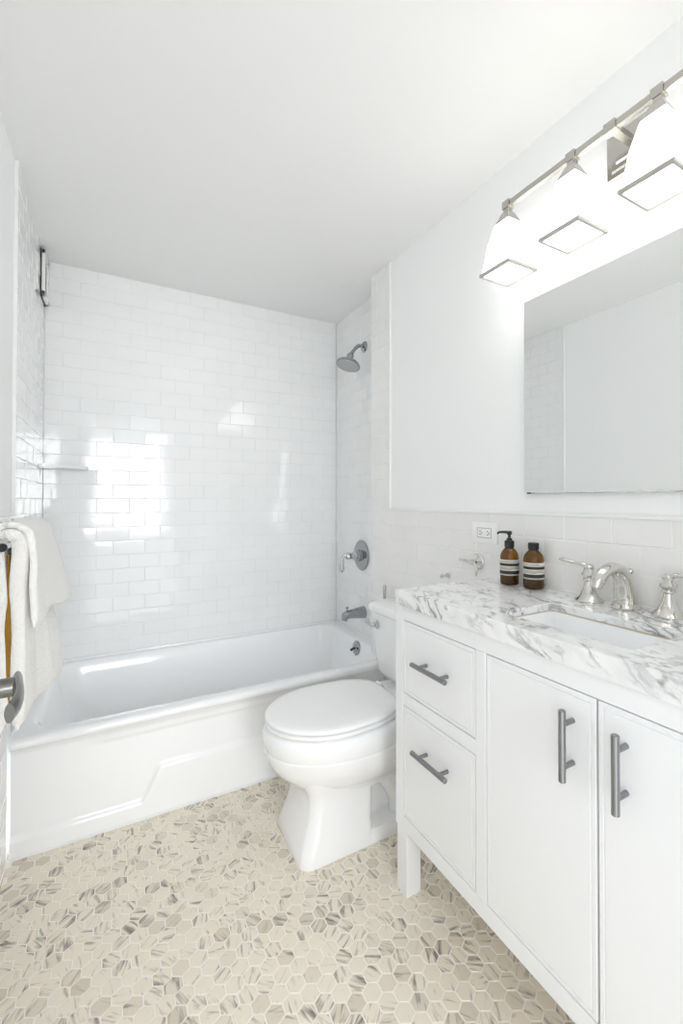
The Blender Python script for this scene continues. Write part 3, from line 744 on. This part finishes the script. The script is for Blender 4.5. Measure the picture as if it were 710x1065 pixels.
# bottles
def bottle(x, y, r, label, pump, yaw):
    z = FZ
    T = thing('soap_bottle', label, 'bottle', (x, y, z), 'amber bottles on the countertop')
    bm = B()
    prof = [(r*.86, 0), (r*.96, .002), (r, .007), (r, .084), (r*.985, .092), (r*.90, .102), (r*.72, .111), (r*.50, .118), (r*.44, .121), (r*.44, .128)]
    lathe(bm, prof, (x, y, z), n=40)
    obj('glass_body', bm, GLASSB, T, 40)
    bm = B(); q = r-.0025
    lathe(bm, [(q*.86, .003), (q, .008), (q, .058), (q*.97, .058)], (x, y, z), n=40); obj('liquid', bm, LIQ, T, 40, label='dark liquid')
    # wrapped paper label
    a0, a1 = math.radians(-yaw-120), math.radians(-yaw+120)
    def band(z0, z1, d, b0, b1, m=30):
        bm = B(); rows = [[(x+(r+d)*math.cos(b0+(b1-b0)*i/m), y+(r+d)*math.sin(b0+(b1-b0)*i/m), zz) for i in range(m+1)] for zz in (z+z0, z+z1)]
        inn = [[(x+(r+.0001)*math.cos(b0+(b1-b0)*i/m), y+(r+.0001)*math.sin(b0+(b1-b0)*i/m), zz) for i in range(m+1)] for zz in (z+z1, z+z0)]
        ring_loft(bm, rows+inn+[rows[0]], cap0=False, cap1=False, closed=False); return bm
    lb = obj('paper_label', band(.032, .082, .0006, a0, a1), LABEL, T, 40, label='cream label with dark bands')
    e1 = a0+(a1-a0)*.74 if not pump else a1-.3
    e0 = a0+.25
    for z0, z1 in ((.062, .071), (.036, .047)):
        obj('dark_band', band(z0, z1, .0009, e0, e1), INK, lb, 40)
    for k, (z0, f) in enumerate(((.0745, .8), (.0770, .62), (.0575, .85), (.0550, .78), (.0525, .86), (.0500, .5), (.0338, .7))):
        obj('text_line', band(z0, z0+.0009, .0009, e0+.08, e0+.08+(e1-e0-.16)*f), INK, lb, 40)
    bm = B()
    if pump:
        lathe(bm, [(r*.50, .121), (r*.53, .123), (r*.53, .140), (r*.46, .143), (r*.30, .144), (r*.30, .150), (r*.16, .151), (r*.16, .164)], (x, y, z), n=28)
        lathe(bm, [(r*.26, .162), (r*.28, .164), (r*.28, .172), (r*.2, .174)], (x, y, z), n=24)
        p = Vector((x, y, z+.169)); tube(bm, [p, p+Vector((-.014, .016, .001)), p+Vector((-.022, .026, -.001)), p+Vector((-.024, .029, -.006))], [.0048, .0042, .0036, .003], n=12)
        obj('pump', bm, BLACK, T, label='black pump top')
    else:
        lathe(bm, [(r*.50, .121), (r*.52, .122), (r*.52, .141), (r*.49, .1425)], (x, y, z), n=36)
        for k in range(36):
            a = 2*PI*k/36; box(bm, x+r*.515*math.cos(a)-.0004, x+r*.515*math.cos(a)+.0004, y+r*.515*math.sin(a)-.0004, y+r*.515*math.sin(a)+.0004, z+.123, z+.140)
        obj('screw_cap', bm, BLACK, T, label='black screw cap')
bottle(1.126, 1.058, .0298, 'amber soap bottle with a black pump top', True, 118)
bottle(1.136, .968, .0312, 'amber soap bottle with a black screw cap', False, 105)

# ------------------------------------------------------------------ right wall fittings
def outlet():
    T = thing('wall_outlet', 'white horizontal outlet plate on the tile above the countertop', 'outlet', (XT, 1.218, 1.042))
    y0, y1, z0, z1 = 1.154, 1.282, 1.043, 1.118
    bm = box(B(), XT-.006, XT-.0008, y0, y1, z0, z1, .002); obj('cover_plate', bm, PLATE, T)
    bm = box(B(), XT-.0075, XT-.005, 1.184, 1.252, 1.064, 1.097, .001, 1)
    rc = obj('receptacle', bm, PLATE, T)
    bm = B()
    for a, b in ((1.1825, 1.1838), (1.2522, 1.2535)): box(bm, XT-.0064, XT-.0052, a, b, 1.0625, 1.0985)
    for a, b in ((1.0625, 1.0638), (1.0972, 1.0985)): box(bm, XT-.0064, XT-.0052, 1.1825, 1.2535, a, b)
    obj('seam', bm, DARK, T)
    for yc in (1.199, 1.237):
        bm = B()
        for dz, l in ((-.006, .008), (.006, .007)): box(bm, XT-.0079, XT-.007, yc-l/2, yc+l/2, 1.0805+dz-.0012, 1.0805+dz+.0012)
        lathe(bm, [(.0024, 0), (.0024, .0006)], (XT-.0074, yc-.008, 1.0805), (-1, 0, 0), n=12)
        obj('socket', bm, DARK, rc)
outlet()
def holder():
    c = Vector((XT-.0005, 1.254, .972))
    T = thing('towel_holder', 'small round nickel wall holder with bent arm above the countertop', 'holder', c)
    bm = B(); lathe(bm, [(.031, 0), (.031, .004), (.027, .008), (.012, .011), (.0085, .014), (.0085, .030), (.011, .034), (.009, .042)], c, (-1, 0, 0), n=36); obj('wall_plate', bm, NICKEL, T)
    bm = B(); p = c+Vector((-.036, 0, 0))
    tube(bm, [p, p+Vector((0, .03, .003)), p+Vector((0, .062, .004))], .0055, n=12); obj('arm', bm, NICKEL, T)
    bm = B(); tube(bm, [p, p+Vector((-.002, -.022, -.006)), p+Vector((-.003, -.031, -.024)), p+Vector((-.003, -.028, -.046))], [.006, .0055, .0045, .004], n=12); obj('drop_rod', bm, NICKEL, T)
holder()
bm = B(); lathe(bm, [(.010, 0), (.010, .004), (.005, .007), (.005, .028), (.0085, .031), (.0085, .036), (.004, .039)], (XT-.0005, 1.43, .895), (-1, 0, 0), n=20)
tag(obj('wall_peg', bm, NICKEL), 'tiny nickel wall peg above the far end of the countertop', 'peg')

def mirror():
    y0, y1, z0, z1 = .25, 1.0275, 1.2235, 1.8495
    T = thing('wall_mirror', 'large frameless wall mirror above the vanity', 'mirror', (XW, (y0+y1)/2, z0))
    obj('back_panel', box(B(), XW-.015, XW-.0005, y0+.004, y1-.004, z0+.002, z1-.004), EDGE, T, 0)
    bm = B(); x = XW-.020
    def ring(i, xx): return [(xx, y0+i, z0+i), (xx, y1-i, z0+i), (xx, y1-i, z1-i), (xx, y0+i, z1-i)]
    ring_loft(bm, [ring(0, XW-.0155), ring(0, x+.0006), ring(.0012, x)])
    obj('mirror_glass', bm, MIRROR, T, 0)
    for yy in (y1-.018, y0+.018):
        obj('clip', box(B(), XW-.0215, XW-.001, yy-.007, yy+.007, z0-.0035, z0+.0005), BLACK, T, 0)
    obj('bottom_rail', box(B(), XW-.0205, XW-.001, y0, y1-.028, z0-.004, z0-.0004, .001, 1), EDGE, T, 0)
mirror()

# ------------------------------------------------------------------ vanity light
LX, LZB = 1.091, 2.148          # bar axis
LY = [1.027, .791, .5615, .327]
LC = .677
def light():
    T = thing('vanity_light', 'polished nickel bar light with square white glass shades above the mirror', 'wall light', (XW, LC, 2.06))
    bm = B(); y0, y1, z0, z1 = LC-.064, LC+.064, 2.070, 2.196
    ring_loft(bm, [[(XW-d, y0+i, z0+i), (XW-d, y1-i, z0+i), (XW-d, y1-i, z1-i), (XW-d, y0+i, z1-i)] for d, i in ((.0005, 0), (.012, 0), (.015, .003), (.015, .016), (.021, .019), (.021, .032), (.026, .035))])
    obj('back_plate', bm, FIXT, T, 0)
    bm = box(B(), LX, XW-.024, LC-.010, LC+.010, LZB-.006, LZB+.012, .001, 1); box(bm, LX-.013, LX+.013, LC-.016, LC+.016, LZB-.013, LZB+.013, .0015, 1); obj('arm', bm, FIXT, T, 0)
    bm = box(B(), LX-.0085, LX+.0085, LY[-1]-.013, LY[0]+.013, LZB-.0085, LZB+.0085, .001, 1); obj('bar', bm, FIXT, T, 0)
    for y in LY:
        sq = lambda h, z: [(LX-h, y-h, z), (LX+h, y-h, z), (LX+h, y+h, z), (LX-h, y+h, z)]
        bm = box(B(), LX-.0125, LX+.0125, y-.0145, y+.0145, LZB-.0125, LZB+.0125, .001, 1)
        obj('collar', bm, FIXT, T, 0)
        bm = B(); ring_loft(bm, [sq(.010, LZB-.012), sq(.010, LZB-.022), sq(.014, LZB-.026), sq(.0275, LZB-.056), sq(.0275, LZB-.060)]); obj('shade_fitter', bm, FIXT, T, 0)
        zt, zb = LZB-.061, 1.9235
        bm = B()
        prof = [(.024, zt+.001), (.030, zt), (.032, zt-.006), (.047, zt-.066), (.0585, zb+.012)]
        inner = [(.0555, zb+.012), (.044, zt-.066), (.029, zt-.008)]
        ring_loft(bm, [sq(*p) for p in prof]+[sq(*p) for p in inner])
        bmesh.ops.bevel(bm, geom=[e for e in bm.edges if abs(e.verts[0].co.z-e.verts[1].co.z) > .004], offset=.003, segments=2, affect='EDGES')
        sh = obj('glass_shade', bm, SHADE_S, T, 0)
        bm = B(); ring_loft(bm, [sq(h, z) for h, z in ((.0587, zb+.012), (.063, zb+.010), (.064, zb+.002), (.0625, zb), (.0565, zb), (.055, zb+.004))], cap0=True, cap1=False)
        obj('shade_rim', bm, SHADE_R, sh, 0)
        bm = B(); box(bm, LX-.055, LX+.055, y-.055, y+.055, zb+.004, zb+.0075); obj('diffuser', bm, SHADE_B, sh, 0)
light()
